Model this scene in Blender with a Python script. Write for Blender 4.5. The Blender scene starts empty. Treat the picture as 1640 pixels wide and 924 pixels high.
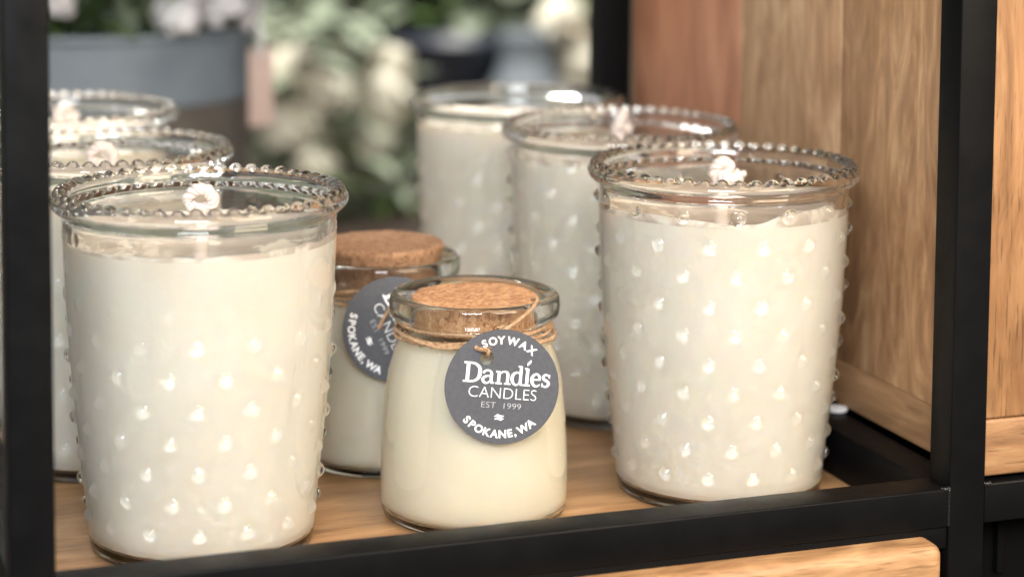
import bpy, math, random
import numpy as np
from mathutils import Vector, Matrix, noise
PI = math.pi
S = 0.01                       # every length below is written in centimetres
sc = bpy.context.scene
col = sc.collection
# ------------------------------------------------------------ camera
TH = 0.33538                   # the camera looks at the shelf front from the left
CAMH = 24.176
cd = bpy.data.cameras.new('camera'); cam = bpy.data.objects.new('camera', cd); col.objects.link(cam)
cd.sensor_width = 36; cd.lens = 3373.7 / 1640 * 36
cd.shift_y = -(462 - 38.07) / 1640
cd.clip_start = 0.05; cd.clip_end = 60
fwd = Vector((math.sin(TH), math.cos(TH), 0)); right = Vector((math.cos(TH), -math.sin(TH), 0))
pt = 0.0898; rl = 0.0067
f = fwd * math.cos(pt) + Vector((0, 0, -math.sin(pt)))
up = fwd * math.sin(pt) + Vector((0, 0, math.cos(pt)))
x_ = right * math.cos(rl) + up * math.sin(rl)
y_ = -right * math.sin(rl) + up * math.cos(rl)
x_, y_ = right * math.cos(rl) + up * math.sin(rl), up * math.cos(rl) - right * math.sin(rl)
M = Matrix((x_, y_, -f)).transposed().to_4x4(); M.translation = Vector((0, 0, CAMH * S))
cam.matrix_world = M
cd.dof.use_dof = True; cd.dof.focus_distance = 0.725; cd.dof.aperture_fstop = 5.8
sc.camera = cam
# ------------------------------------------------------------ world, lamps, exposure
w = bpy.data.worlds.new('World'); sc.world = w; w.use_nodes = True
wn = w.node_tree.nodes['Background']; wn.inputs[0].default_value = (0.80, 0.80, 0.80, 1); wn.inputs[1].default_value = 0.60
sc.view_settings.view_transform = 'Standard'; sc.view_settings.look = 'None'; sc.view_settings.exposure = 0.28; sc.view_settings.gamma = 1
sc.cycles.use_denoising = True; sc.cycles.max_bounces = 16; sc.cycles.transmission_bounces = 14
sc.cycles.glossy_bounces = 6; sc.cycles.diffuse_bounces = 5; sc.cycles.sample_clamp_indirect = 60; sc.cycles.caustics_refractive = True
def area(name, loc, target, sx, sy, power, color):
    l = bpy.data.lights.new(name, 'AREA'); l.shape = 'RECTANGLE'; l.size = sx * S; l.size_y = sy * S; l.energy = power; l.color = color
    o = bpy.data.objects.new(name, l); col.objects.link(o); o.location = Vector(loc) * S
    o.rotation_euler = (Vector(target) * S - o.location).to_track_quat('-Z', 'Y').to_euler(); return o
area('window_light', (-17, -32, 66), (20, 72, 6), 50, 40, 16.5, (0.92, 0.96, 1.0))
area('warm_ceiling_light', (46, 20, 110), (26, 74, 4), 50, 50, 5.0, (1.0, 0.80, 0.58))
area('warm_front_light', (62, -8, 52), (30, 72, 6), 50, 50, 9.0, (1.0, 0.80, 0.58))
area('back_room_light', (25, 175, 190), (55, 240, -10), 130, 100, 95, (1.0, 0.96, 0.88))
# ------------------------------------------------------------ node helpers
def mat(name, color=(.5,.5,.5), rough=.5, **kw):
    m = bpy.data.materials.new(name); m.use_nodes = True
    b = m.node_tree.nodes['Principled BSDF']
    b.inputs['Base Color'].default_value = (*color, 1); b.inputs['Roughness'].default_value = rough
    for k, v in kw.items(): b.inputs[k.replace('_', ' ')].default_value = v
    return m
def N(m, t, **kw):
    n = m.node_tree.nodes.new(t)
    for k, v in kw.items():
        if hasattr(n, k): setattr(n, k, v)
        else: n.inputs[k].default_value = v
    return n
def L(m, a, b): m.node_tree.links.new(a, b)
def ramp(m, fac, stops):
    r = m.node_tree.nodes.new('ShaderNodeValToRGB')
    while len(r.color_ramp.elements) < len(stops): r.color_ramp.elements.new(.5)
    for e, (p, c) in zip(r.color_ramp.elements, stops): e.position = p; e.color = (*c, 1)
    L(m, fac, r.inputs[0]); return r
def mapping(m, scale, rot=(0,0,0), loc=(0,0,0)):
    tc = N(m, 'ShaderNodeTexCoord'); mp = N(m, 'ShaderNodeMapping')
    mp.inputs['Scale'].default_value = scale; mp.inputs['Rotation'].default_value = rot; mp.inputs['Location'].default_value = loc
    L(m, tc.outputs['Object'], mp.inputs[0]); return mp.outputs[0]
def noise_t(m, vec, scale, detail=4, rough=.55, dist=0):
    n = N(m, 'ShaderNodeTexNoise'); n.inputs['Scale'].default_value = scale; n.inputs['Detail'].default_value = detail
    n.inputs['Roughness'].default_value = rough; n.inputs['Distortion'].default_value = dist; L(m, vec, n.inputs['Vector']); return n
def mix(m, a, b, fac, mode='MIX'):
    x = N(m, 'ShaderNodeMix'); x.data_type = 'RGBA'; x.blend_type = mode
    for s, v in ((6, a), (7, b), (0, fac)):
        if isinstance(v, (tuple, float, int)): x.inputs[s].default_value = (*v, 1) if isinstance(v, tuple) else v
        else: L(m, v, x.inputs[s])
    return x.outputs[2]
def bump(m, h, strength, dist):
    b = N(m, 'ShaderNodeBump'); b.inputs['Strength'].default_value = strength; b.inputs['Distance'].default_value = dist
    L(m, h, b.inputs['Height']); L(m, b.outputs[0], m.node_tree.nodes['Principled BSDF'].inputs['Normal'])
def bsdf(m): return m.node_tree.nodes['Principled BSDF']

def wood(name, dark, mid, light, axis, seed, rough=.55, pores=.5, stretch=9.0, warp=1.0, fine_amt=.42):
    """grain runs along axis 0, 1 or 2 of object space"""
    m = mat(name, mid, rough)
    sc_ = [100.0, 100.0, 100.0]; sc_[axis] = 100.0 / stretch
    v = mapping(m, tuple(sc_), loc=(seed * 3.1, seed * 7.7, seed * 1.3))
    big = noise_t(m, v, .30, 3, .5, 1.6 * warp)       # broad figure
    ring = N(m, 'ShaderNodeMath', operation='MULTIPLY'); ring.inputs[1].default_value = 9.0; L(m, big.outputs[0], ring.inputs[0])
    sn = N(m, 'ShaderNodeMath', operation='SINE'); L(m, ring.outputs[0], sn.inputs[0])
    sn2 = N(m, 'ShaderNodeMath', operation='MULTIPLY_ADD'); sn2.inputs[1].default_value = .5; sn2.inputs[2].default_value = .5; L(m, sn.outputs[0], sn2.inputs[0])
    fine = noise_t(m, v, 2.4, 5, .65, .3)
    c = ramp(m, sn2.outputs[0], [(0, dark), (.16, tuple((p+q)/2 for p, q in zip(dark, mid))), (.4, mid), (1, light)])
    c2 = ramp(m, fine.outputs[0], [(.34, dark), (.5, mid), (.68, light)])
    a = mix(m, c.outputs[0], c2.outputs[0], fine_amt)
    sc3 = list(sc_); sc3[axis] = 100.0 / (stretch * .55)
    br = noise_t(m, mapping(m, tuple(sc3), loc=(seed * 5.3, seed, seed * 2.9)), .55, 4, .6, 1.5 * warp)
    a = mix(m, a, ramp(m, br.outputs[0], [(.36, tuple(x * .62 for x in mid)), (.5, mid), (.66, tuple(min(1, x * 1.12) for x in light))]).outputs[0], .5)
    sc2 = [100.0]*3; sc2[axis] = 100.0 / 14
    v2 = mapping(m, tuple(sc2), loc=(seed, 2.2, seed * 2))
    p = noise_t(m, v2, 9.0, 2, .5, .2)
    pr = ramp(m, p.outputs[0], [(.56, (0, 0, 0)), (.70, (1, 1, 1))])
    patch = noise_t(m, mapping(m, (100, 100, 100)), .13, 2)
    pp = ramp(m, patch.outputs[0], [(.35, (.2,)*3), (.7, (1,)*3)])
    pm = N(m, 'ShaderNodeMath', operation='MULTIPLY'); L(m, pr.outputs[0], pm.inputs[0]); L(m, pp.outputs[0], pm.inputs[1])
    pm2 = N(m, 'ShaderNodeMath', operation='MULTIPLY'); pm2.inputs[1].default_value = pores; L(m, pm.outputs[0], pm2.inputs[0])
    out = mix(m, a, tuple(x * .45 for x in dark), pm2.outputs[0])
    pk = noise_t(m, mapping(m, (100, 100, 100), loc=(seed, 0, 5)), .09, 1)
    out = mix(m, out, ramp(m, pk.outputs[0], [(.3, (.80, .74, .70)), (.7, (1, 1, 1))]).outputs[0], .8, 'MULTIPLY')
    L(m, out, bsdf(m).inputs['Base Color'])
    bump(m, fine.outputs[0], .25, .0006)
    return m
# ------------------------------------------------------------ materials
M_ = {}
def glass(name, tint, rough=.0):
    m = mat(name, tint, rough); b = bsdf(m); b.inputs['Transmission Weight'].default_value = 1.0; b.inputs['IOR'].default_value = 1.5
    n = noise_t(m, mapping(m, (100, 100, 40)), .9, 2)
    bump(m, n.outputs[0], .12, .0012)
    return m
M_['glass'] = glass('clear_pressed_glass', (.98, .99, .98))
M_['green_glass'] = glass('faint_green_glass', (.97, .985, .968))
def wax(name, c1, c2, sss):
    m = mat(name, c1, .42); b = bsdf(m)
    v = mapping(m, (100, 100, 100))
    n = noise_t(m, v, .28, 3); o = ramp(m, n.outputs[0], [(.3, c2), (.7, c1)])
    L(m, o.outputs[0], b.inputs['Base Color'])
    b.inputs['Subsurface Weight'].default_value = sss; b.inputs['Subsurface Scale'].default_value = .004
    b.inputs['Subsurface Radius'].default_value = (1, .75, .45)
    n2 = noise_t(m, v, 3.0, 4); bump(m, n2.outputs[0], .15, .0008)
    return m
M_['wax'] = wax('cream_soy_wax', (.885, .85, .765), (.85, .80, .70), .5)
M_['yellow_wax'] = wax('buttery_soy_wax', (.92, .86, .72), (.89, .82, .66), .45)
M_['frost'] = wax('frosted_wax_edge', (.90, .84, .73), (.88, .80, .67), .3)
# melted skin on top: glossy where it set smooth, matt where it frosted
m = M_['frost']; v = mapping(m, (100, 100, 100), loc=(3, 1, 0)); q = noise_t(m, v, .42, 4, .6, .6)
L(m, ramp(m, q.outputs[0], [(.50, (.07,) * 3), (.60, (.55,) * 3)]).outputs[0], bsdf(m).inputs['Roughness'])
L(m, ramp(m, q.outputs[0], [(.48, (.58, .50, .42)), (.60, (.90, .84, .73))]).outputs[0], bsdf(m).inputs['Base Color'])
M_['wick'] = wax('waxed_cotton_wick', (.72, .62, .56), (.62, .52, .46), .25)
m = M_['metal'] = mat('black_powder_coated_steel', (.0036, .0036, .0039), .45, Specular_IOR_Level=.12)
n = noise_t(m, mapping(m, (100, 100, 100)), 9, 3); bump(m, n.outputs[0], .10, .0004)
r = ramp(m, noise_t(m, mapping(m, (100,)*3), .7, 4).outputs[0], [(.3, (.30,)*3), (.75, (.50,)*3)]); L(m, r.outputs[0], bsdf(m).inputs['Roughness'])
M_['board'] = wood('honey_shelf_wood', (.15, .075, .030), (.35, .20, .092), (.49, .305, .155), 0, 1, .38, .7)
M_['red_plank'] = wood('reddish_mango_wood', (.34, .145, .08), (.52, .245, .14), (.60, .32, .195), 2, 2, .55, .2, 12, 1.0, .25)
M_['pale_plank'] = wood('pale_streaked_wood', (.29, .145, .065), (.62, .39, .22), (.80, .58, .36), 2, 3, .55, .5, 7, 1.5, .25)
M_['tan_plank'] = wood('tan_figured_wood', (.32, .16, .075), (.61, .355, .18), (.78, .52, .29), 2, 4, .5, .4, 6, 1.8, .25)
M_['low_plank'] = wood('brown_bottom_board_wood', (.22, .11, .05), (.36, .205, .10), (.46, .28, .15), 1, 5, .5, .25, 9, 1.5)
M_['door'] = wood('orange_oak', (.16, .075, .028), (.33, .165, .068), (.43, .25, .115), 2, 6, .5, 1.0, 7)
M_['door_rail'] = wood('orange_oak_cross_grain', (.15, .07, .027), (.33, .17, .075), (.44, .26, .125), 0, 7, .5, 1.0, 7)
M_['drawer'] = wood('drawer_oak', (.26, .13, .055), (.42, .235, .11), (.54, .34, .17), 0, 8, .5, 1.0, 6, 1.8)
M_['void'] = mat('black_for_unlit_gaps', (.004, .004, .004), .95, Specular_IOR_Level=.02)  # near-black colour stands in for shade in the gap and open bay
def cork(name, a, b_, c):
    m = mat(name, a, .85); v = mapping(m, (100,)*3)
    vo = N(m, 'ShaderNodeTexVoronoi'); vo.inputs['Scale'].default_value = 7.5; L(m, v, vo.inputs['Vector'])
    sep = N(m, 'ShaderNodeSeparateColor'); L(m, vo.outputs['Color'], sep.inputs[0])
    cr = ramp(m, sep.outputs[0], [(0, b_), (.45, a), (1, c)])
    n = noise_t(m, v, 12, 4, .7); nr = ramp(m, n.outputs[0], [(.60, (0,)*3), (.68, (1,)*3)])
    o = mix(m, cr.outputs[0], (.10, .04, .02), nr.outputs[0])
    L(m, o, bsdf(m).inputs['Base Color']); bump(m, n.outputs[0], .8, .0012); return m
M_['cork'] = cork('granulated_cork', (.56, .285, .135), (.40, .18, .08), (.70, .42, .22))
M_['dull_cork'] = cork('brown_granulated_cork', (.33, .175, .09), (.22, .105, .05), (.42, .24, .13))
m = M_['jute'] = mat('jute_twine', (.44, .27, .15), .9)
r = ramp(m, noise_t(m, mapping(m, (100,)*3), 9, 3).outputs[0], [(.3, (.27, .15, .075)), (.7, (.55, .37, .22))]); L(m, r.outputs[0], bsdf(m).inputs['Base Color'])
m = M_['tag'] = mat('charcoal_tag_card', (.085, .088, .108), .62)
r = ramp(m, noise_t(m, mapping(m, (100,)*3), 6, 5, .7).outputs[0], [(.35, (.060, .062, .072)), (.75, (.080, .082, .093))]); L(m, r.outputs[0], bsdf(m).inputs['Base Color'])
M_['ink'] = mat('white_print', (.86, .86, .86), .6)
M_['ink_thin'] = mat('greyish_print', (.52, .52, .54), .6)
M_['felt'] = mat('white_felt', (.78, .76, .76), .8)

# ------------------------------------------------------------ mesh helpers
def link(name, me, m, parent=None, smooth=True):
    o = bpy.data.objects.new(name, me); col.objects.link(o)
    if m is not None and not me.materials: me.materials.append(m)
    if smooth: me.polygons.foreach_set('use_smooth', [True] * len(me.polygons))
    if parent: o.parent = parent
    return o
def pymesh(name, V, F):
    me = bpy.data.meshes.new(name); me.from_pydata([tuple(c * S for c in v) for v in V], [], F); me.update(); return me
def empty(name, loc, label=None, cat=None, group=None, rz=0):
    o = bpy.data.objects.new(name, None); col.objects.link(o); o.empty_display_size = .01
    o.location = Vector(loc) * S; o.rotation_euler = (0, 0, rz); tag(o, label, cat, group); return o
def tag(o, label=None, cat=None, group=None, kind=None):
    for k, v in (('label', label), ('category', cat), ('group', group), ('kind', kind)):
        if v: o[k] = v
    return o
def box_mesh(name, lo, hi, bev=.08, seg=3):
    import bmesh
    bm = bmesh.new(); bmesh.ops.create_cube(bm, size=1)
    for v in bm.verts: v.co = Vector([(lo[i] + hi[i]) / 2 + v.co[i] * (hi[i] - lo[i]) for i in range(3)]) * S
    if bev: bmesh.ops.bevel(bm, geom=bm.edges[:], offset=bev * S, segments=seg, profile=.5, affect='EDGES')
    me = bpy.data.meshes.new(name); bm.to_mesh(me); bm.free(); return me
def flat_smooth(o, ang=35):
    me = o.data
    me.polygons.foreach_set('use_smooth', [True] * len(me.polygons))
    me.set_sharp_from_angle(angle=math.radians(ang)); return o
def box(name, lo, hi, m, parent=None, bev=.08, seg=3):
    return flat_smooth(link(name, box_mesh(name, lo, hi, bev, seg), m, parent), 50)
def resample(P, step):
    P = np.array(P, float); d = np.r_[0, np.cumsum(np.linalg.norm(np.diff(P, axis=0), axis=1))]
    n = max(2, int(round(d[-1] / step)) + 1); s = np.linspace(0, d[-1], n)
    return np.stack([np.interp(s, d, P[:, 0]), np.interp(s, d, P[:, 1])], 1)
def smooth_curve(P, n=8, closed=False):
    """Catmull-Rom through the points"""
    P = [np.array(p, float) for p in P]; out = []
    k = len(P); rng = range(k if closed else k - 1)
    for i in rng:
        g = (lambda j: P[j % k]) if closed else (lambda j: P[min(max(j, 0), k - 1)])
        p0, p1, p2, p3 = g(i - 1), g(i), g(i + 1), g(i + 2)
        for j in range(n):
            t = j / n; out.append(.5 * ((2 * p1) + (-p0 + p2) * t + (2*p0 - 5*p1 + 4*p2 - p3) * t*t + (-p0 + 3*p1 - 3*p2 + p3) * t**3))
    if not closed: out.append(P[-1])
    return np.array(out)
def lathe(name, prof, nt, disp=None, closed=True):
    """prof (n,2): r,z. closed: last ring joins the first. disp(i, theta array)->(dr,dz)"""
    n = len(prof); th = np.linspace(0, 2 * PI, nt, endpoint=False); V = []
    for i in range(n):
        dr, dz = (0, 0) if disp is None else disp(i, th)
        r = prof[i, 0] + dr; z = prof[i, 1] + dz + 0 * th
        V.append(np.stack([r * np.cos(th), r * np.sin(th), z], 1))
    V = np.concatenate(V) * S
    F = []
    idx = np.arange(nt); nx = (idx + 1) % nt
    for i in range(n if closed else n - 1):
        a = i * nt; b = ((i + 1) % n) * nt
        F.append(np.stack([a + idx, a + nx, b + nx, b + idx], 1))
    F = np.concatenate(F)
    me = bpy.data.meshes.new(name)
    me.vertices.add(len(V)); me.vertices.foreach_set('co', V.ravel())
    me.loops.add(F.size); me.loops.foreach_set('vertex_index', F.ravel().astype(np.int32))
    me.polygons.add(len(F)); me.polygons.foreach_set('loop_start', np.arange(0, F.size, 4, dtype=np.int32))
    me.polygons.foreach_set('loop_total', np.full(len(F), 4, dtype=np.int32)); me.update(calc_edges=True); me.validate()
    return me
def cap_ends(me, prof, nt):
    return me
def tube(P, rad, ns=10, cap=True):
    """sweep; returns V,F in cm"""
    P = [Vector(p) for p in P]; V = []; F = []
    t = (P[1] - P[0]).normalized(); u = t.orthogonal().normalized()
    for i, p in enumerate(P):
        tn = ((P[min(i + 1, len(P) - 1)] - P[max(i - 1, 0)])).normalized()
        u = (u - tn * u.dot(tn)).normalized(); v = tn.cross(u)
        r = rad(i / (len(P) - 1)) if callable(rad) else rad
        for k in range(ns):
            a = 2 * PI * k / ns; V.append(p + (u * math.cos(a) + v * math.sin(a)) * r)
    for i in range(len(P) - 1):
        for k in range(ns): F.append((i*ns+k, i*ns+(k+1) % ns, (i+1)*ns+(k+1) % ns, (i+1)*ns+k))
    if cap: F.append(tuple(range(ns))[::-1]); F.append(tuple(range((len(P)-1)*ns, len(P)*ns)))
    return V, F
def merge(parts):
    V = []; F = []
    for v, f_ in parts:
        o = len(V); V += list(v); F += [tuple(i + o for i in q) for q in f_]
    return V, F

# ------------------------------------------------------------ the display shelf
T0, B0 = 62.0, 63.41           # front and back of the front rail
shelf = empty('display_shelf', (0, 0, 0), 'black steel framed display shelf with wooden boards, drawer and door holding the candles', 'shelf')
PL0, PL1 = 6.02, 7.36          # left post
PR0, PR1 = 37.73, 39.12        # right post
def rail(name, lo, hi): return box(name, lo, hi, M_['metal'], shelf, .07)
rail('post', (PL0, T0, -26), (PL1, B0, 40))
rail('post', (PR0, T0, -26), (PR1, B0, 40))
rail('post', (37.35, 94.2, -26), (39.0, 95.7, 40))
rail('post', (PL0, 94.2, -26), (PL1, 95.7, 40))
rail('front_rail', (PL1 + .002, T0 + .01, .42), (PR0 - .002, B0, 1.78))
rail('front_rail', (PR1 + .002, T0 + .01, .42), (68, B0, 1.82))
rail('back_rail', (PL1 + .002, 94.2, -.9), (37.34, 95.6, -.02))
rail('side_rail', (37.4, B0 + .01, -.3), (38.85, 94.15, 1.78))
rail('side_rail', (PL0 + .01, B0 + .01, -.3), (PL1 - .01, 94.15, 1.78))
rail('top_rail', (PL1 + .002, T0 + .01, 36), (PR0 - .002, B0, 37.4))
box('shelf_board', (PL1 + .01, T0 + .35, -1.6), (37.38, 94.18, 0), M_['board'], shelf, .05)
box('top_board', (PL0, T0 + .3, 37.45), (PR1, 95.5, 39), M_['board'], shelf, .05)
box('board_edge_strip', (PL1 + .01, T0 + .12, -.35), (PR0 - .01, T0 + .33, .40), M_['metal'], shelf, .03)
# side panel: upright planks over one long bottom board, one mesh
def side_panel():
    parts = []
    A0, A1 = 39.0, 40.6
    import bmesh
    bm = bmesh.new()
    zlo = 3.7
    cuts = [(63.45, 72.86, 2), (72.93, 81.97, 1), (82.03, 94.15, 0)]
    pieces = [((A0, a, zlo), (A1, b, 36), k) for a, b, k in cuts] + [((A0 + .012, 63.45, 1.95), (A1, 94.15, zlo - .012), 3)]
    for lo, hi, k in pieces:
        g = bmesh.ops.create_cube(bm, size=1)
        for v in g['verts']: v.co = Vector([(lo[i]+hi[i])/2 + v.co[i]*(hi[i]-lo[i]) for i in range(3)]) * S
        es = list({e for v in g['verts'] for e in v.link_edges}); fs = {f_ for v in g['verts'] for f_ in v.link_faces}
        for f_ in fs: f_.material_index = k
        bmesh.ops.bevel(bm, geom=es, offset=.035 * S, segments=2, profile=.5, affect='EDGES', material=-1)
    me = bpy.data.meshes.new('side_panel'); bm.to_mesh(me); bm.free()
    for k in ('red_plank', 'pale_plank', 'tan_plank', 'low_plank'): me.materials.append(M_[k])
    return flat_smooth(link('side_panel', me, None, shelf), 40)
side_panel()
# black sheet added behind the side panel for the shade in the gap
box('gap_shade_sheet', (40.62, 63.45, -2), (40.9, 94.1, 36), M_['void'], shelf, 0)
# drawer below and door on the right
box('drawer_front', (PL1 + .3, 61.1, -12), (37.05, 63.1, .16), M_['drawer'], shelf, .42, 6)
box('drawer_box', (PL1 + .6, 63.2, -11.5), (36.8, 92, -2.2), M_['drawer'], shelf, .05)
door = box('door', (39.17, 62.25, 4.02), (66, 63.6, 36), M_['door'], shelf, .10, 3)
box('door_bottom_board', (39.17, 62.24, 1.98), (66, 63.6, 4.0), M_['door_rail'], shelf, .12, 3)
box('open_bay_shade_sheet', (39.3, 63.75, -24), (66, 64.2, 36), M_['void'], shelf, 0)  # black sheet in place of the unlit depth of the open bay
def weld(x0, x1, y, z):
    parts = []
    rr = random.Random(7)
    V, F = tube([(x0 + (x1 - x0) * t, y + .03 * math.sin(t * 9), z + .02 * math.sin(t * 23)) for t in np.linspace(0, 1, 26)], lambda t: .05 + .025 * abs(math.sin(t * 30)), 8)
    link('weld_bead', pymesh('weld_bead', V, F), M_['weld'], shelf)
M_['weld'] = mat('black_painted_weld', (.010, .010, .010), .25)
weld(PR0 - .30, PR0 + .02, T0 + .04, 1.77); weld(PR1 - .02, PR1 + .25, T0 + .04, 1.80)
V, F = tube([(PR0 - .01, T0 + .03, z) for z in np.linspace(.45, 1.76, 24)], lambda t: .035 + .02 * abs(math.sin(t * 26)), 8); link('weld_bead', pymesh('weld_bead', V, F), M_['weld'], shelf)
fp = empty('felt_pad', (38.30 + .35, 72.0, 1.785), 'small round white felt pad lying on the dark side rail by the wooden panel', 'felt pad')
P = [(0.001, 0), (.30, 0), (.40, .03), (.42, .10), (.38, .17), (.25, .20), (0.001, .21)]
link('disc', lathe('disc', smooth_curve(P, 3), 40, closed=False), M_['felt'], fp)

# ------------------------------------------------------------ hobnail glass tumbler
NT = 450
H0 = 12.05
outer = smooth_curve([(.01, .22), (2.6, .20), (3.25, .04), (3.66, .02), (3.77, .09), (3.82, .40), (3.89, 1.2), (4.06, 2.8), (4.25, 4.6), (4.42, 6.5), (4.53, 8.5), (4.60, 10.2), (4.62, 11.1), (4.66, 11.38),
                      (4.80, 11.52), (4.96, 11.66), (5.02, 11.84), (4.97, 12.0), (4.84, 12.07), (4.70, 12.08), (4.52, 12.06), (4.42, 11.96), (4.36, 11.7), (4.34, 11.3)], 12)
inner = smooth_curve([(4.34, 11.3), (4.31, 10.6), (4.22, 8.5), (4.10, 6.5), (3.94, 4.6), (3.76, 2.8), (3.63, 1.5), (3.56, .75), (3.38, .40), (2.8, .31), (.01, .29)], 8)
outer = resample(outer, .065); inner = resample(inner, .16)
def tumbler_glass(seed=1, smooth_rows=0, beads=1.0):
    prof = np.concatenate([outer, inner[1:]])
    no = len(outer)
    tn = np.gradient(prof, axis=0); tn /= np.linalg.norm(tn, axis=1)[:, None] + 1e-9
    nr, nz = tn[:, 1], -tn[:, 0]           # outward for a profile that climbs the outside
    arc = np.r_[0, np.cumsum(np.linalg.norm(np.diff(prof, axis=0), axis=1))]
    # bead centre on the rim
    top = [i for i in range(no) if prof[i, 1] > 12.0]; ib = min(top, key=lambda i: abs(prof[i, 0] - 4.70)); sb = arc[ib]
    rows = [10.86 - 1.055 * k for k in range(10)]
    NB = 50; K = 15
    rg = random.Random(seed); hs = [[rg.uniform(.82, 1.12) * ((.1, .12, .28, .6)[j] if j < smooth_rows else 1) for _ in range(K)] for j in range(10)]; bs = np.array([rg.uniform(.85, 1.1) for _ in range(NB)])
    def disp(i, th):
        d = 0 * th
        r, z = prof[i]
        if i < no and z < 11.3:
            for j, zk in enumerate(rows):
                if abs(z - zk) < .3:
                    off = 0 if j % 2 == 0 else PI / K
                    q = (th - off) / (2 * PI / K); hk = np.array(hs[j])[np.round(q).astype(int) % K]; q = (q - np.round(q)) * (2 * PI / K) * r
                    R = .235; h_ = .18 * hk
                    v = 1 - (q*q + (z - zk)**2) / (R*R)
                    d = d + h_ * np.clip(v, 0, 1) ** .62
        if i < no and abs(arc[i] - sb) < .3 and z > 11.6:
            q = th / (2 * PI / NB); bk = bs[np.round(q).astype(int) % NB]; q = (q - np.round(q)) * (2 * PI / NB) * 4.70
            v = 1 - (q*q + (arc[i] - sb)**2) / (.245**2)
            d = d + .20 * beads * bk * np.clip(v, 0, 1) ** .58
        return d * nr[i], d * nz[i]
    return lathe('glass', prof, NT, disp, closed=False)
glass_me = {'hobnail': tumbler_glass(1), 'half_hobnail': tumbler_glass(2, 4), 'plain_rim': tumbler_glass(3, 2, 0.0)}
def strand(P, rad, pitch, fuzz=True):
    """two plies twisted round the path, with stray fibres"""
    P = np.array(P); d = np.linalg.norm(np.diff(P, axis=0), axis=1); L_ = d.sum()
    n = int(L_ / .035) + 2; s = np.r_[0, np.cumsum(d)]; q = np.linspace(0, L_, n)
    C = np.stack([np.interp(q, s, P[:, k]) for k in range(3)], 1)
    parts = []
    for ply in range(3):
        pts = []; u = None
        for i in range(n):
            t = Vector(C[min(i+1, n-1)] - C[max(i-1, 0)]).normalized()
            u = t.orthogonal().normalized() if u is None else (u - t * u.dot(t)).normalized(); v = t.cross(u)
            a = 2 * PI * q[i] / pitch + ply * 2 * PI / 3
            k = rad * (.52 + .12 * noise.noise(Vector(C[i]) * 5))
            pts.append(Vector(C[i]) + (u * math.cos(a) + v * math.sin(a)) * k)
        parts.append(tube(pts, lambda t_: rad * .56, 6))
    rnd = random.Random(int(L_ * 100))
    for k in range(int(L_ * 12) if fuzz else 0):
        i = rnd.randrange(n); p = Vector(C[i]); t = Vector(C[min(i+1, n-1)] - C[max(i-1, 0)]).normalized()
        dr = Vector([rnd.gauss(0, 1) for _ in range(3)]); dr = (dr - t * dr.dot(t)).normalized()
        q1 = p + dr * rad; q2 = q1 + dr * rnd.uniform(.02, .07) + t * rnd.uniform(-.15, .15); q3 = q2 + dr * rnd.uniform(0, .05) + t * rnd.uniform(-.15, .15)
        parts.append(tube([q1, q2, q3], .009, 3, cap=False))
    return merge(parts)
def wax_mesh(seed, level, gaps):
    """wax filling with a slightly raised uneven edge where it clings to the glass"""
    rnd = random.Random(seed); nt = 160
    rin = lambda z: float(np.interp(z, inner[::-1, 1], inner[::-1, 0]))
    prof = [(.01, .305), (2.8, .325), (3.34, .40)] + [(rin(z) + .03, z) for z in np.arange(.52, level - .3, .3)]
    prof += [(rin(level - .12) + .03, level - .12)]
    n_side = len(prof)
    R = rin(level) + .03
    prof += [(R, level), (R - .04, level + .01), (R - .12, level - .01), (R - .3, level - .05), (R - .7, level - .09), (R - 1.3, level - .12), (2.0, level - .13), (1.2, level - .11), (.6, level - .05), (.3, level + .02), (.01, level + .06)]
    prof = np.array(prof)
    def disp(i, th):
        if i < n_side: return 0, 0
        f_ = [1, .95, .7, .3, .1, .03, .0, 0, 0, 0, 0][i - n_side]
        e = np.zeros_like(th)
        for k, a in enumerate(th):
            v = noise.noise(Vector((math.cos(a) * 1.3, math.sin(a) * 1.3, seed * 3.7)))
            v2 = noise.noise(Vector((math.cos(a) * 5, math.sin(a) * 5, seed * 5.1 + i * .4)))
            amp = sum(hh * math.exp(-((a - c + PI) % (2*PI) - PI)**2 / (2 * wd * wd)) for c, wd, hh in gaps)
            e[k] = amp * (1 + .6 * v2 + .4 * v) + v2 * .03
        fine = np.array([noise.noise(Vector((math.cos(a) * prof[i, 0], math.sin(a) * prof[i, 0], seed))) for a in th]) * .05
        return 0, e * f_ + fine * min(1, prof[i, 0])
    return lathe('wax', prof, nt, disp, closed=False)
def wick_mesh(kind, seed):
    rnd = random.Random(seed); parts = []
    if kind == 0:   # curled loop
        pts = [(0, 0, 0), (.02, 0, .4), (-.12, .05, .72), (-.30, .0, .92), (-.34, -.10, 1.12), (-.12, -.16, 1.34), (.16, -.14, 1.38), (.36, -.05, 1.16), (.32, .06, .90), (.08, .10, .76), (-.16, -.28, .84), (-.2, -.34, 1.0)]
    else:
        pts = [(0, 0, 0), (-.05, 0, .5), (-.2, .05, .85), (-.28, -.1, 1.15), (-.08, -.15, 1.40), (.16, -.1, 1.30), (.1, -.05, 1.05), (.0, -.2, .95), (.22, -.2, .86), (.46, -.1, .92), (.56, .0, 1.06)]
    rad = [.22, .25][kind > 0]
    c = smooth_curve(pts, 8)
    V, F = strand(c, rad * .86, .55, fuzz=False)
    W = []
    for v in V:
        k = noise.noise(v * 4 + Vector((seed, 0, 0))) * .05
        W.append(v + Vector((k, k * .6, k)))
    return pymesh('wick', W, F)
wick_m = [wick_mesh(0, 1), wick_mesh(1, 2)]
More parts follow.
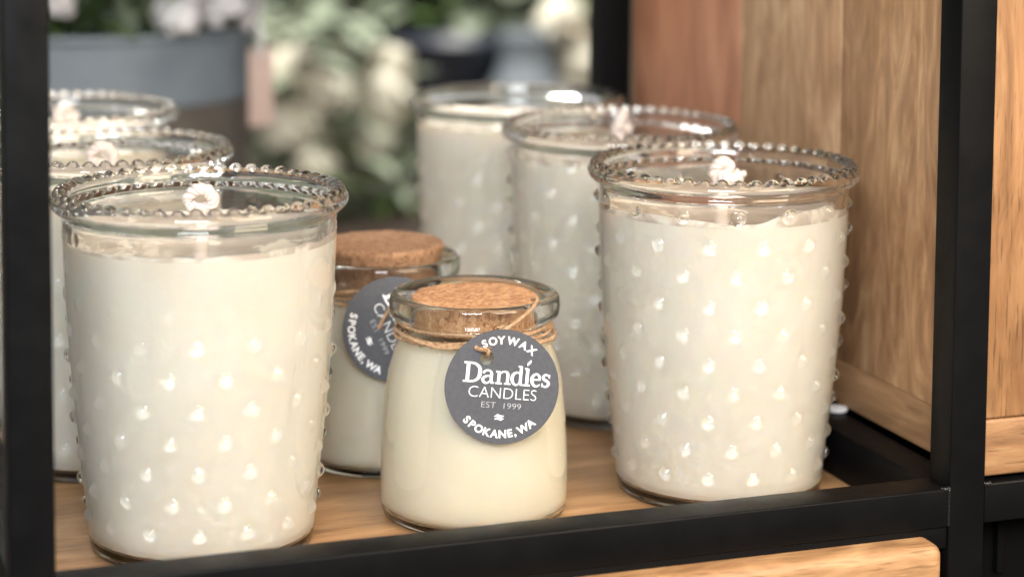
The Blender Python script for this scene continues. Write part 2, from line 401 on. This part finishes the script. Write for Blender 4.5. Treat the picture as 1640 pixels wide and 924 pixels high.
def tumbler(a, b, label, level, seed, wk, gaps, rz=0., wrz=0., wscale=1.15, gl='hobnail'):
    t = empty('hobnail_candle', (a, b, 0.0), label, 'candle', 'candles in clear hobnail glass tumblers', 0)
    g = link('glass_tumbler', glass_me[gl], M_['glass'], t); g.rotation_euler[2] = rz
    wx = link('wax', wax_mesh(seed, level, gaps), M_['wax'], t)
    wx.data.materials.append(M_['frost'])
    mi = [1 if p.center[2] > (level - .16) * S else 0 for p in wx.data.polygons]; wx.data.polygons.foreach_set('material_index', mi)
    if wk is not None:
        o = link('wick', wick_m[wk], M_['wick'], t); o.location = (0, 0, (level - .06) * S); o.rotation_euler[2] = wrz; o.scale = (wscale,) * 3
    return t
CA = math.atan2(-70, -23)   # azimuth that faces the camera from the jars
tumbler(13.28, 70.08, 'large hobnail glass candle at front left beside the black post with curled wick', 10.62, 1, 0, [(CA + 1.0, .45, .15)], .10, -TH, gl='half_hobnail')
tumbler(32.75, 70.15, 'large hobnail glass candle at front right by the wooden panel, ruffled wax edge', 10.62, 2, 1, [(CA + .55, .2, .30), (CA + .9, .2, .28), (CA - .7, .3, .2)], CA, -TH)
tumbler(11.53, 80.87, 'hobnail glass candle second from front in left row, half hidden by black post', 10.6, 3, 0, [(1.5, .6, .1)], .2, -TH, gl='half_hobnail')
tumbler(11.54, 92.74, 'hobnail glass candle at the back of the left row before the grey planter', 10.6, 4, 1, [(2.5, .6, .2)], .3, .6)
tumbler(33.11, 81.16, 'hobnail glass candle in the middle of the right row of three', 10.95, 5, 1, [(CA, .8, .18)], .13, .8)
tumbler(32.27, 91.95, 'hobnail glass candle at the back of the right row beside the rear post', 10.95, 6, None, [(CA, .5, .1)], .22, gl='plain_rim')

# ------------------------------------------------------------ small corked jars
jo = smooth_curve([(.01, .20), (2.3, .16), (2.8, .03), (3.05, .02), (3.22, .16), (3.31, .50), (3.34, 1.2), (3.33, 2.2), (3.29, 3.1), (3.22, 4.0), (3.10, 5.0), (2.95, 5.6), (2.80, 6.1), (2.66, 6.5), (2.61, 6.75), (2.62, 6.98), (2.72, 7.10), (2.92, 7.18),
                   (3.01, 7.32), (3.03, 7.60), (3.00, 7.86), (2.91, 7.97), (2.76, 8.0), (2.55, 7.94), (2.38, 7.80), (2.33, 7.5), (2.31, 6.8)], 8)
ji = smooth_curve([(2.31, 6.8), (2.36, 6.5), (2.58, 6.0), (2.78, 5.4), (2.94, 4.7), (3.04, 3.9), (3.11, 3.0), (3.14, 2.0), (3.13, 1.0), (3.02, .55), (2.7, .28), (.01, .25)], 6)
jar_me = lathe('glass', np.concatenate([jo, ji[1:]]), 160, None, closed=False)
jr = lambda z: float(np.interp(z, ji[::-1, 1], ji[::-1, 0]))
jw_prof = np.array([(.01, .27), (2.6, .285)] + [(jr(z) + .03, z) for z in np.arange(.5, 6.4, .2)] + [(jr(6.42), 6.42), (1.8, 6.38), (.01, 6.36)])
jar_wax_me = lathe('wax', jw_prof, 96, None, closed=False)
def cork_mesh(zb, zt, rb, rt, seed):
    prof = resample([(.01, zb), (rb - .06, zb), (rb, zb + .06), (rt, zt - .07), (rt - .07, zt), (.01, zt)], .12)
    def disp(i, th):
        r, z = prof[i]
        q = np.array([noise.noise(Vector((math.cos(a) * r * 2.5, math.sin(a) * r * 2.5, z * 2.5 + seed))) for a in th])
        return (q * .03 if 0 < i < len(prof) - 1 and abs(z - zt) > .02 else 0, q * .035 if z > zt - .1 else 0)
    return lathe('cork', prof, 120, disp, closed=False)
# --- lettering: sans from the built-in font, the slab-serif word from drawn strokes
def text_mesh(s, size, bold=0., x=0, y=0, rot=0, align='CENTER'):
    c = bpy.data.curves.new('t', 'FONT'); c.body = s; c.size = size * S; c.offset = bold * S; c.extrude = .004 * S
    c.align_x = align; c.align_y = 'BOTTOM_BASELINE'; c.resolution_u = 6
    o = bpy.data.objects.new('t', c); col.objects.link(o)
    me = bpy.data.meshes.new_from_object(o.evaluated_get(bpy.context.evaluated_depsgraph_get()))
    R = Matrix.Rotation(rot, 3, 'Z')
    V = [R @ v.co / S + Vector((x, y, 0)) for v in me.vertices]; F = [tuple(p.vertices) for p in me.polygons]
    bpy.data.objects.remove(o); bpy.data.curves.remove(c); bpy.data.meshes.remove(me)
    return V, F
def ribbon(pts, wd, z):
    """flat stroke; wd one width or one per point"""
    pts = [Vector((p[0], p[1], 0)) for p in pts]; n = len(pts); V = []; F = []
    for i, p in enumerate(pts):
        t = (pts[min(i+1, n-1)] - pts[max(i-1, 0)]).normalized(); nn = Vector((-t.y, t.x, 0))
        w_ = (wd[i] if hasattr(wd, '__len__') else wd) / 2
        for s_, zz in ((1, z), (-1, z), (-1, z - .006), (1, z - .006)): V.append(p + nn * w_ * s_ + Vector((0, 0, zz)))
    for i in range(n - 1):
        a = i * 4
        for k in range(4): F.append((a + k, a + (k+1) % 4, a + 4 + (k+1) % 4, a + 4 + k))
    F.append((3, 2, 1, 0)); a = (n-1) * 4; F.append((a, a+1, a+2, a+3))
    return V, F
def logo_word():
    U = 1 / 191.0; out = []; zc = [.0]
    def st(pts, wd, sm=True):
        zc[0] += .0004
        q = smooth_curve([(x, y) for x, y in pts], 8) if sm else np.array(pts, float)
        if hasattr(wd, '__len__'): wd = np.interp(np.linspace(0, 1, len(q)), np.linspace(0, 1, len(wd)), wd) * U
        else: wd = wd * U
        out.append(ribbon(q * U, wd, zc[0]))
    # coordinates in units, baseline 0; x from 0 to 577
    st([(10, 6), (62, 6)], 12, 0); st([(10, 127), (62, 127)], 12, 0); st([(38, 4), (38, 129)], 23, 0)          # D
    st([(50, 127), (84, 122), (112, 98), (117, 66), (110, 32), (84, 11), (50, 6)], [11, 14, 21, 25, 21, 14, 11])
    # a
    st([(140, 66), (152, 81), (172, 85), (190, 77), (195, 60)], [16, 12, 11, 13, 19]); st([(194, 64), (194, 20), (200, 6), (214, 8)], [19, 19, 15, 9])
    st([(192, 50), (166, 48), (146, 38), (139, 22), (150, 6), (170, 3), (192, 20)], [10, 12, 17, 19, 16, 11, 9])
    # n
    st([(222, 81), (244, 81)], 10, 0); st([(243, 84), (243, 5)], 19, 0); st([(222, 5), (266, 5)], 10, 0)
    st([(248, 66), (264, 80), (283, 84), (298, 74), (301, 56), (301, 6)], [9, 10, 12, 18, 19, 19]); st([(281, 5), (323, 5)], 10, 0)
    # d
    st([(385, 126), (385, 6)], 19, 0); st([(366, 124), (386, 124)], 10, 0); st([(384, 5), (404, 5)], 10, 0)
    st([(384, 70), (366, 84), (345, 78), (332, 60), (331, 34), (341, 12), (360, 2), (384, 18)], [9, 11, 15, 21, 21, 16, 11, 9])
    # i with a flame
    st([(428, 114), (428, 5)], 20, 0); st([(410, 112), (430, 112)], 11, 0); st([(407, 5), (450, 5)], 11, 0)
    st([(424, 132), (430, 146), (440, 158), (444, 172)], [3, 16, 14, 2])
    # e
    st([(466, 44), (508, 46)], 9, 0)
    st([(511, 42), (510, 64), (494, 82), (476, 78), (462, 60), (461, 34), (474, 10), (494, 3), (514, 16)], [10, 17, 12, 14, 20, 21, 17, 12, 8])
    # s
    st([(572, 70), (560, 81), (543, 80), (534, 66), (540, 52), (562, 40), (572, 24), (562, 8), (544, 4), (530, 15)], [9, 11, 13, 17, 18, 18, 18, 15, 11, 9])
    st([(574, 84), (574, 60)], 7, 0); st([(529, 26), (529, 2)], 7, 0)
    V, F = merge(out)
    return [v - Vector((288 * U, 0, 0)) for v in V], F
def tag_lettering():
    p = []
    V, F = logo_word(); p.append(([v + Vector((.10, .09, .012)) for v in V], F))
    for s, a in zip('SPOKANE', (-42.5, -34, -24, -14, -4, 6, 15)): p.append(None if False else arc_letter(s, a, False))
    p.append(arc_letter(',', 21, False)); p.append(arc_letter('W', 32, False)); p.append(arc_letter('A', 43, False))
    for s, a in zip('SOY', (-27, -16.5, -6)): p.append(arc_letter(s, a, True))
    for s, a in zip('WAX', (8.5, 22.5, 34.5)): p.append(arc_letter(s, a, True))
    # small two-lobed leaf mark
    p.append(ribbon([(-.17, -1.03), (-.06, -.975), (.06, -1.01), (.17, -.985)], [.01, .085, .08, .01], .012))
    p.append(ribbon([(-.16, -1.12), (-.05, -1.075), (.07, -1.11), (.17, -1.07)], [.01, .08, .085, .01], .0125))
    return merge(p)
def arc_letter(s, deg, top):
    a = math.radians(deg); r = 1.47 if top else 1.74
    if top: x, y, rot = r * math.sin(a), r * math.cos(a), -a
    else: x, y, rot = r * math.sin(a), -r * math.cos(a), a
    V, F = text_mesh(s, .37, .012, x, y, rot); return [v + Vector((0, 0, .012)) for v in V], F
def tag_thin():
    p = []
    V, F = text_mesh('CANDLES', .55, -.010, 0, 0)
    w_ = max(v.x for v in V) - min(v.x for v in V); k = 2.33 / w_
    p.append(([Vector((v.x * k + .04, v.y - .40, v.z + .012)) for v in V], F))
    return merge(p)
def tag_est():
    V, F = text_mesh('EST  1999', .29, -.006, 0, 0)
    w_ = max(v.x for v in V) - min(v.x for v in V); k = 1.36 / w_
    return [Vector((v.x * k + .03, v.y - .735, v.z + .012)) for v in V], F
def disc_with_hole(R, hx, hy, hr, th):
    c = bpy.data.curves.new('d', 'CURVE'); c.dimensions = '2D'; c.fill_mode = 'BOTH'; c.extrude = th / 2 * S; c.bevel_depth = 0
    for (cx, cy, r, n) in ((0, 0, R, 96), (hx, hy, hr, 32)):
        sp = c.splines.new('POLY'); sp.points.add(n - 1); sp.use_cyclic_u = True
        for i in range(n):
            a = 2 * PI * i / n; sp.points[i].co = ((cx + r * math.cos(a)) * S, (cy + r * math.sin(a)) * S, 0, 1)
    o = bpy.data.objects.new('d', c); col.objects.link(o)
    me = bpy.data.meshes.new_from_object(o.evaluated_get(bpy.context.evaluated_depsgraph_get()))
    bpy.data.objects.remove(o); return me
TAG = dict(card=disc_with_hole(1.96, -.60 * math.cos(0) , .94, .235, .035), a=tag_lettering(), b=tag_thin(), c=tag_est())
def make_tag(parent, local_pos, facing, tilt, roll):
    """facing: azimuth of the card's normal; roll: clockwise turn"""
    n = Vector((math.cos(facing) * math.cos(tilt), math.sin(facing) * math.cos(tilt), math.sin(tilt)))
    xr = Vector((-math.sin(facing), math.cos(facing), 0)); yu = n.cross(xr)
    X = xr * math.cos(roll) - yu * math.sin(roll); Y = yu * math.cos(roll) + xr * math.sin(roll)
    Mx = Matrix((X, Y, n)).transposed().to_4x4(); Mx.translation = Vector(local_pos) * S
    o = link('hang_tag', TAG['card'], M_['tag'], parent, smooth=False); o.matrix_local = Mx
    for nm, k, mm in (('printed_name', 'a', M_['ink']), ('printed_word', 'b', M_['ink']), ('printed_year', 'c', M_['ink_thin'])):
        V, F = TAG[k]; q = pymesh(nm, V, F); q.materials.append(mm)
        lt = link(nm, q, None, o, smooth=False); lt.location = (0, 0, .0105 * S)
    return Mx
def small_jar(a, b, label, zb, zt, corkm, rt):
    t = empty('corked_jar_candle', (a, b, 0), label, 'candle', 'small corked jar candles with round tags')
    link('glass_jar', jar_me, M_['green_glass'], t)
    link('wax', jar_wax_me, M_['yellow_wax'], t)
    link('cork', cork_mesh(zb, zt, 2.02, rt, a), corkm, t)
    return t
def dirv(az): return Vector((math.cos(az), math.sin(az), 0))
def wraps(turns, z0, z1, r0, start, seed):
    pts = []
    n = int(turns * 48)
    for i in range(n + 1):
        a = start + 2 * PI * i / 48; k = i / n
        z = z0 + (z1 - z0) * (.5 - .5 * math.cos(k * PI * 3)) + .20 * noise.noise(Vector((math.cos(a) * 1.5, math.sin(a) * 1.5, seed + k * 3)))
        r = r0 + .045 * math.sin(k * 11 + seed) + .05
        r += max(0, (6.7 - z)) * .3 + max(0, z - 7.0) * 1.0
        pts.append((r * math.cos(a), r * math.sin(a), z))
    return pts
# front jar: camera azimuth and its right-hand direction
J1 = (23.05, 69.96); az1 = math.atan2(-J1[1], -J1[0]); f1 = dirv(az1); r1 = Vector((-f1.y, f1.x, 0))
j1 = small_jar(*J1, 'small corked glass jar candle in front, its round tag turned to the front', 6.75, 7.86, M_['cork'], 2.27)
# f1 points to the camera; image right seen from the camera is r1
P1 = lambda x, d, z: tuple(f1 * d + r1 * x + Vector((0, 0, z)))
tp = (P1(.94, 3.28, 5.42))
Mt = make_tag(j1, tp, az1 + .10, .06, math.radians(5.5))
hole = Mt @ Vector((-.60 * S, .94 * S, 0)); hx = hole / S
V, F = strand(wraps(5.0, 6.50, 7.04, 2.71, az1 + .05, 1.0), .056, .28)
kn = Vector(P1(.12, 3.06, 6.84))
s2 = strand(smooth_curve([P1(-2.4, 1.5, 6.75), P1(-1.9, 2.15, 6.68), P1(-1.2, 2.68, 6.62), P1(-.5, 2.93, 6.68), tuple(kn), P1(.55, 3.12, 7.05), P1(.95, 3.10, 7.30), P1(1.5, 2.86, 7.62), P1(1.98, 2.50, 7.96), P1(2.16, 2.1, 8.14), P1(2.1, 1.7, 8.10), P1(2.0, 1.4, 8.04)], 10), .066, .32)
rim_top = Mt @ Vector((-.60 * S, 1.14 * S, 0)) / S
s3 = strand(smooth_curve([tuple(kn + Vector((0, 0, .05))), P1(.08, 3.32, 6.76), tuple(rim_top + f1 * .16 + Vector((0, 0, .10))), tuple(rim_top + f1 * .09 + Vector((0, 0, -.04))), tuple(rim_top - f1 * .05 + Vector((0, 0, -.08))), tuple(rim_top - f1 * .14 + Vector((0, 0, .08))), tuple(kn + f1 * .05)], 8), .075, .34)
kp = [tuple(kn + f1 * (.12 * math.cos(t)) + r1 * (.24 * math.sin(t * 1.0)) + Vector((0, 0, .19 * math.sin(t * 2.1 + .4)))) for t in np.linspace(0, 9, 50)]
s4 = strand(kp, .08, .34)
V, F = merge([(V, F), s2, s3, s4]); link('twine', pymesh('twine', V, F), M_['jute'], j1)
# second jar
J2 = (21.75, 77.55); az2 = math.atan2(-J2[1], -J2[0]); f2 = dirv(az2); r2 = Vector((-f2.y, f2.x, 0))
P2 = lambda x, d, z: tuple(f2 * d + r2 * x + Vector((0, 0, z)))
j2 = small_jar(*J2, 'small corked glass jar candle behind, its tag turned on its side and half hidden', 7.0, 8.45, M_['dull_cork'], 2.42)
Mt2 = make_tag(j2, P2(.50, 3.36, 5.80), az2 + .02, .10, math.radians(66))
h2 = (Mt2 @ Vector((-.60 * S, .94 * S, 0))) / S
V, F = strand(wraps(5, 6.55, 7.04, 2.74, az2 - .3, 3.0), .066, .34)
s2 = strand(smooth_curve([P2(.45, 2.95, 6.8), P2(.5, 3.3, 6.6), tuple(h2 + f2 * .08), tuple(h2 - f2 * .05), P2(.5, 3.0, 6.8)], 8), .06, .34)
s3 = strand(smooth_curve([P2(.32, 3.42, 6.6), P2(.12, 3.46, 6.3), P2(-.02, 3.50, 6.05), P2(-.12, 3.50, 5.85)], 8), .07, .34)
V, F = merge([(V, F), s2, s3]); link('twine', pymesh('twine', V, F), M_['jute'], j2)

# ------------------------------------------------------------ what stands behind the shelf
def cam_pt(x, y, z):          # x right of the view, y depth from the camera, z height; returns shelf coordinates
    return Vector((x * math.cos(TH) + y * math.sin(TH), -x * math.sin(TH) + y * math.cos(TH), z))
m_floor = mat('grey_brown_floor', (.10, .085, .075), .7)
r = ramp(m_floor, noise_t(m_floor, mapping(m_floor, (4,)*3), 1.5, 4).outputs[0], [(.3, (.07, .058, .05)), (.7, (.14, .12, .10))]); L(m_floor, r.outputs[0], bsdf(m_floor).inputs['Base Color'])
fl = link('floor', pymesh('floor', [(-900, -300, -75), (900, -300, -75), (900, 900, -75), (-900, 900, -75)], [(0, 1, 2, 3)]), m_floor, None, False); tag(fl, kind='structure')
m_wall = mat('olive_grey_wall', (.16, .17, .13), .9)
r = ramp(m_wall, noise_t(m_wall, mapping(m_wall, (6,)*3), 1.2, 4).outputs[0], [(.3, (.09, .10, .07)), (.7, (.22, .22, .17))]); L(m_wall, r.outputs[0], bsdf(m_wall).inputs['Base Color'])
wl = box('back_wall', (-600, 420, -75), (700, 430, 250), m_wall, None, 0); tag(wl, kind='structure')
m_tab = wood('dark_table_wood', (.022, .015, .011), (.036, .024, .018), (.05, .034, .026), 0, 9, .5, .3)
tb = empty('display_table', tuple(cam_pt(-20, 190, -75)), 'dark wooden display table standing behind the shelf under the flowers', 'table', rz=-TH)
box('tabletop', (-75, -82, 57.5), (110, 85, 61), m_tab, tb, .3)
for sx in (-70, 103):
    for sy in (-76, 78): box('leg', (sx, sy, 0), (sx + 6, sy + 6, 57.45), m_tab, tb, .3)
TZ = -14
# leaf and petal builders
def leaf(V, F, base, direction, length, width, bend, nseg=5, upv=Vector((0, 0, 1))):
    d = direction.normalized(); side = d.cross(upv); side = side.normalized() if side.length > .01 else Vector((1, 0, 0))
    p = Vector(base); o = len(V); st = length / nseg
    for i in range(nseg + 1):
        t = i / nseg; w_ = width * (math.sin(PI * min(1, t * .92 + .08)) ** .7) * .5
        V.append(p - side * w_); V.append(p + side * w_)
        d = (d + Vector((0, 0, -bend / nseg))).normalized(); p = p + d * st
    for i in range(nseg): F.append((o + 2*i, o + 2*i + 1, o + 2*i + 3, o + 2*i + 2))
def leafmat(name, a, b_):
    m = mat(name, a, .5); r = ramp(m, noise_t(m, mapping(m, (100,)*3), .6, 3).outputs[0], [(.35, a), (.65, b_)]); L(m, r.outputs[0], bsdf(m).inputs['Base Color'])
    return m
M_['leaf'] = leafmat('mid_green_leaf', (.07, .14, .035), (.18, .27, .09))
M_['pale_leaf'] = leafmat('sage_green_leaf', (.20, .25, .17), (.36, .40, .31))
M_['dark_leaf'] = leafmat('dark_green_leaf', (.03, .06, .02), (.06, .11, .04))
M_['lilac_petal'] = leafmat('lilac_white_petal', (.66, .64, .64), (.78, .76, .76))
M_['straw_leaf'] = leafmat('straw_coloured_leaf', (.26, .22, .16), (.36, .31, .24))
M_['cream_petal'] = leafmat('cream_petal', (.62, .59, .48), (.76, .735, .62))
def blossom(V, F, c, R, n, rnd, psize):
    for k in range(n):
        z = rnd.uniform(-.6, 1); a = rnd.uniform(0, 2*PI); q = math.sqrt(1 - z*z)
        d = Vector((q * math.cos(a), q * math.sin(a), z)); b = Vector(c) + d * R * rnd.uniform(.55, .9)
        t = d.cross(Vector((rnd.gauss(0, 1), rnd.gauss(0, 1), rnd.gauss(0, 1)))).normalized()
        leaf(V, F, b - t * psize * .5, (t + d * .35), psize, psize * .85, .15, 3, upv=d)
# galvanised planter
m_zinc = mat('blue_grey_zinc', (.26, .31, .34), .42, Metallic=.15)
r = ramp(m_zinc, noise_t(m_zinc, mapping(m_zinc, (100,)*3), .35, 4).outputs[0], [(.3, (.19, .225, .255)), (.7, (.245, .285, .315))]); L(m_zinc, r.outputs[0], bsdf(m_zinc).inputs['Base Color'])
m_brown = mat('brown_grey_planter_shade', (.12, .10, .082), .6)  # shade and reflection on the planter's lower part put in as brown colour
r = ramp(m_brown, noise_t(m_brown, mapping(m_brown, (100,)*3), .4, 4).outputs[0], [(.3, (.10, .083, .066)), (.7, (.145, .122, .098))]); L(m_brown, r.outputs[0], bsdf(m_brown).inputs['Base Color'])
m_soil = mat('potting_soil', (.03, .022, .015), .95)
pc = cam_pt(-25.6, 127, TZ)
pot = empty('planter_bucket', tuple(pc), 'round blue grey metal planter bucket with lower half toned brown for shade and reflection, full of green foliage', 'planter', rz=-TH)
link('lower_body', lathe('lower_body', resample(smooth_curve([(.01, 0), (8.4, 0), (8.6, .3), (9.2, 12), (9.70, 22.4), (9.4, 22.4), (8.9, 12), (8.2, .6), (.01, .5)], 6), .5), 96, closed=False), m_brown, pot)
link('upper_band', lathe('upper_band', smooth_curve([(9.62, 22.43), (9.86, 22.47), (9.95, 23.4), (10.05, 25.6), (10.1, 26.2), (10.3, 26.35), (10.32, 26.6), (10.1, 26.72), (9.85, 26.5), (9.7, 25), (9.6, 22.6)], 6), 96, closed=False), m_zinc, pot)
link('soil', lathe('soil', np.array([(.01, 23.2), (4, 23.3), (9.3, 23.1)]), 48, closed=False), m_soil, pot)
rnd = random.Random(4)
pl = empty('flowering_plant', tuple(pc + Vector((0, 0, 23.6))), 'leafy plant with narrow green leaves and lilac white flowers growing in the grey planter', 'plant', rz=-TH)
for nm, mm, cnt, ln in (('leaves', 'leaf', 520, (4, 9)), ('pale_leaves', 'pale_leaf', 620, (3.5, 8)), ('dark_leaves', 'dark_leaf', 160, (5, 8))):
    V = []; F = []
    for k in range(cnt):
        a = rnd.uniform(0, 2*PI); rr = 9.0 * math.sqrt(rnd.random()); z = rnd.uniform(1.5, 8)
        leaf(V, F, (rr * math.cos(a), rr * math.sin(a), z), Vector((rnd.gauss(0, .7), rnd.gauss(0, .5), rnd.uniform(.5, 1.3))), rnd.uniform(*ln), rnd.uniform(.5, 1.2), rnd.uniform(.2, 1.0))
    link(nm, pymesh(nm, V, F), M_[mm], pl)
for (x, y, z, R) in ((9.0, -5, 5.0, 2.1), (6.6, -7.5, 4.2, 1.5), (3.5, -8, 7.4, 1.3), (9.6, -2, 8.6, 1.9), (0, -9, 5.0, 1.0), (-4, -8.6, 6.2, 1.1)):
    V = []; F = []; blossom(V, F, (x, y, z), R, 46, rnd, R * .9); link('flower', pymesh('flower', V, F), M_['lilac_petal'], pl)
# wooden tag on a string at the planter's corner
tg = empty('wooden_hang_tag', tuple(cam_pt(-14.5, 121.0, 7.2)), 'small pinkish wooden tag hanging from white string at the planter corner', 'tag', rz=-TH)
me = box_mesh('tag_board', (-.72, -.18, 0), (.72, .12, 4.5), .14, 3); link('tag_board', me, mat('pinkish_wood_tag', (.60, .43, .35), .6), tg)
V, F = strand(smooth_curve([(-.1, -.2, 4.0), (0, -.28, 4.4), (.05, -.1, 5.2), (-.2, .6, 5.9), (-.6, 1.6, 5.9)], 8), .16, .6); link('string', pymesh('string', V, F), mat('white_string', (.66, .64, .62), .8), tg)
# out-of-focus flowers and wares on the table
def bouquet(name, px, depth, base_z, label, heads, leaves, petal, greens, seed):
    rnd = random.Random(seed)
    o = empty(name, tuple(cam_pt(px, depth, base_z)), label, 'plant', rz=-TH)
    for (mm, cnt, lw, R, hh) in greens:
        V = []; F = []
        for k in range(cnt):
            a = rnd.uniform(0, 2*PI); rr = R * math.sqrt(rnd.random()); z = rnd.uniform(0, hh)
            leaf(V, F, (rr * math.cos(a), rr * math.sin(a), z), Vector((rnd.gauss(0, 1), rnd.gauss(0, 1), rnd.uniform(-.2, 1))), rnd.uniform(lw * 1.5, lw * 3.5), lw, rnd.uniform(.2, 1.4))
        link('leaves', pymesh('leaves', V, F), M_[mm], o)
    for (x, y, z, R) in heads:
        V = []; F = []; blossom(V, F, (x, y, z), R, 70, rnd, R * .7); link('flower_head', pymesh('flower_head', V, F), M_[petal], o)
        V, F = tube([(x, y, z), (x * .6, y * .6, z * .5), (x * .2, y * .2, 0)], .25, 6); link('stem', pymesh('stem', V, F), M_['leaf'], o)
    return o
bouquet('flower_bouquet', -20.5, 208, TZ, 'cream hydrangea stems in pale leaves standing just right of the planter', [(-1.0, -3, 9.2, 3.4), (2.2, -3, 12.6, 2.6), (-.5, -4, 15.2, 2.8), (1.2, -4, 5.6, 2.4)], 0, 'cream_petal', [('pale_leaf', 130, 2.2, 5, 20), ('leaf', 60, 1.8, 4, 9)], 11)
bouquet('flower_bouquet', -13.6, 214, TZ, 'taller cream hydrangea heads with green leaves below, behind the small jars', [(.2, -3, 11.2, 3.5), (-.6, -4, 7.6, 2.7), (1.0, -2, 14.6, 2.6)], 0, 'cream_petal', [('leaf', 60, 1.5, 3.5, 9), ('pale_leaf', 70, 1.5, 4, 14)], 12)
for i, (px, dep, lab) in enumerate(((-14, 300, 'tall leafy green shrub at the back between planter and rear post'), (-32, 296, 'grey green leafy shrub rising behind the planter'), (-1, 305, 'olive green shrub at the back left of the black rear post'))):
    bouquet('leafy_shrub', px, dep, TZ, lab, [], 0, 'cream_petal', [('pale_leaf', 420, 5.0, 10, 36), ('leaf', 130, 4.0, 9, 34), ('straw_leaf', 160, 4.5, 9, 34), ('dark_leaf', 420, 3.2, 9, 22)], 20 + i)
def pot_thing(name, px, dep, z0, prof, mm, label, cat):
    o = empty(name, tuple(cam_pt(px, dep, z0)), label, cat, rz=-TH)
    link('body', lathe(name, smooth_curve(prof, 6), 48, closed=False), mm, o); return o
pot_thing('metal_bowl', -7.0, 236, TZ, [(.01, 0), (4, 0), (4.6, 1.8), (3.2, 7), (4.5, 10), (7.2, 14.6), (6.8, 14.6), (4, 11), (.01, 10.2)], mat('dark_blue_metal', (.018, .022, .035), .4), 'dark blue footed bowl blurred on the table above the back candle', 'bowl')
pot_thing('grey_pitcher', 1.6, 232, TZ, [(.01, 0), (4, 0), (4.8, 1.4), (4.7, 8), (3.0, 13), (3.3, 16), (2.9, 16), (2.6, 13), (.01, 12.6)], mat('blue_grey_enamel', (.15, .175, .20), .5), 'blue grey enamel pitcher blurred beside the cream flowers near the rear post', 'pitcher')
bouquet('flower_bouquet', 6.3, 236, TZ, 'cream and straw coloured flowers blurred just left of the black rear post', [(-.6, -3, 17.5, 3.0), (1.2, -3, 13.0, 2.6), (-.4, -3, 9.0, 2.8)], 0, 'cream_petal', [('straw_leaf', 200, 1.6, 4, 17)], 13)
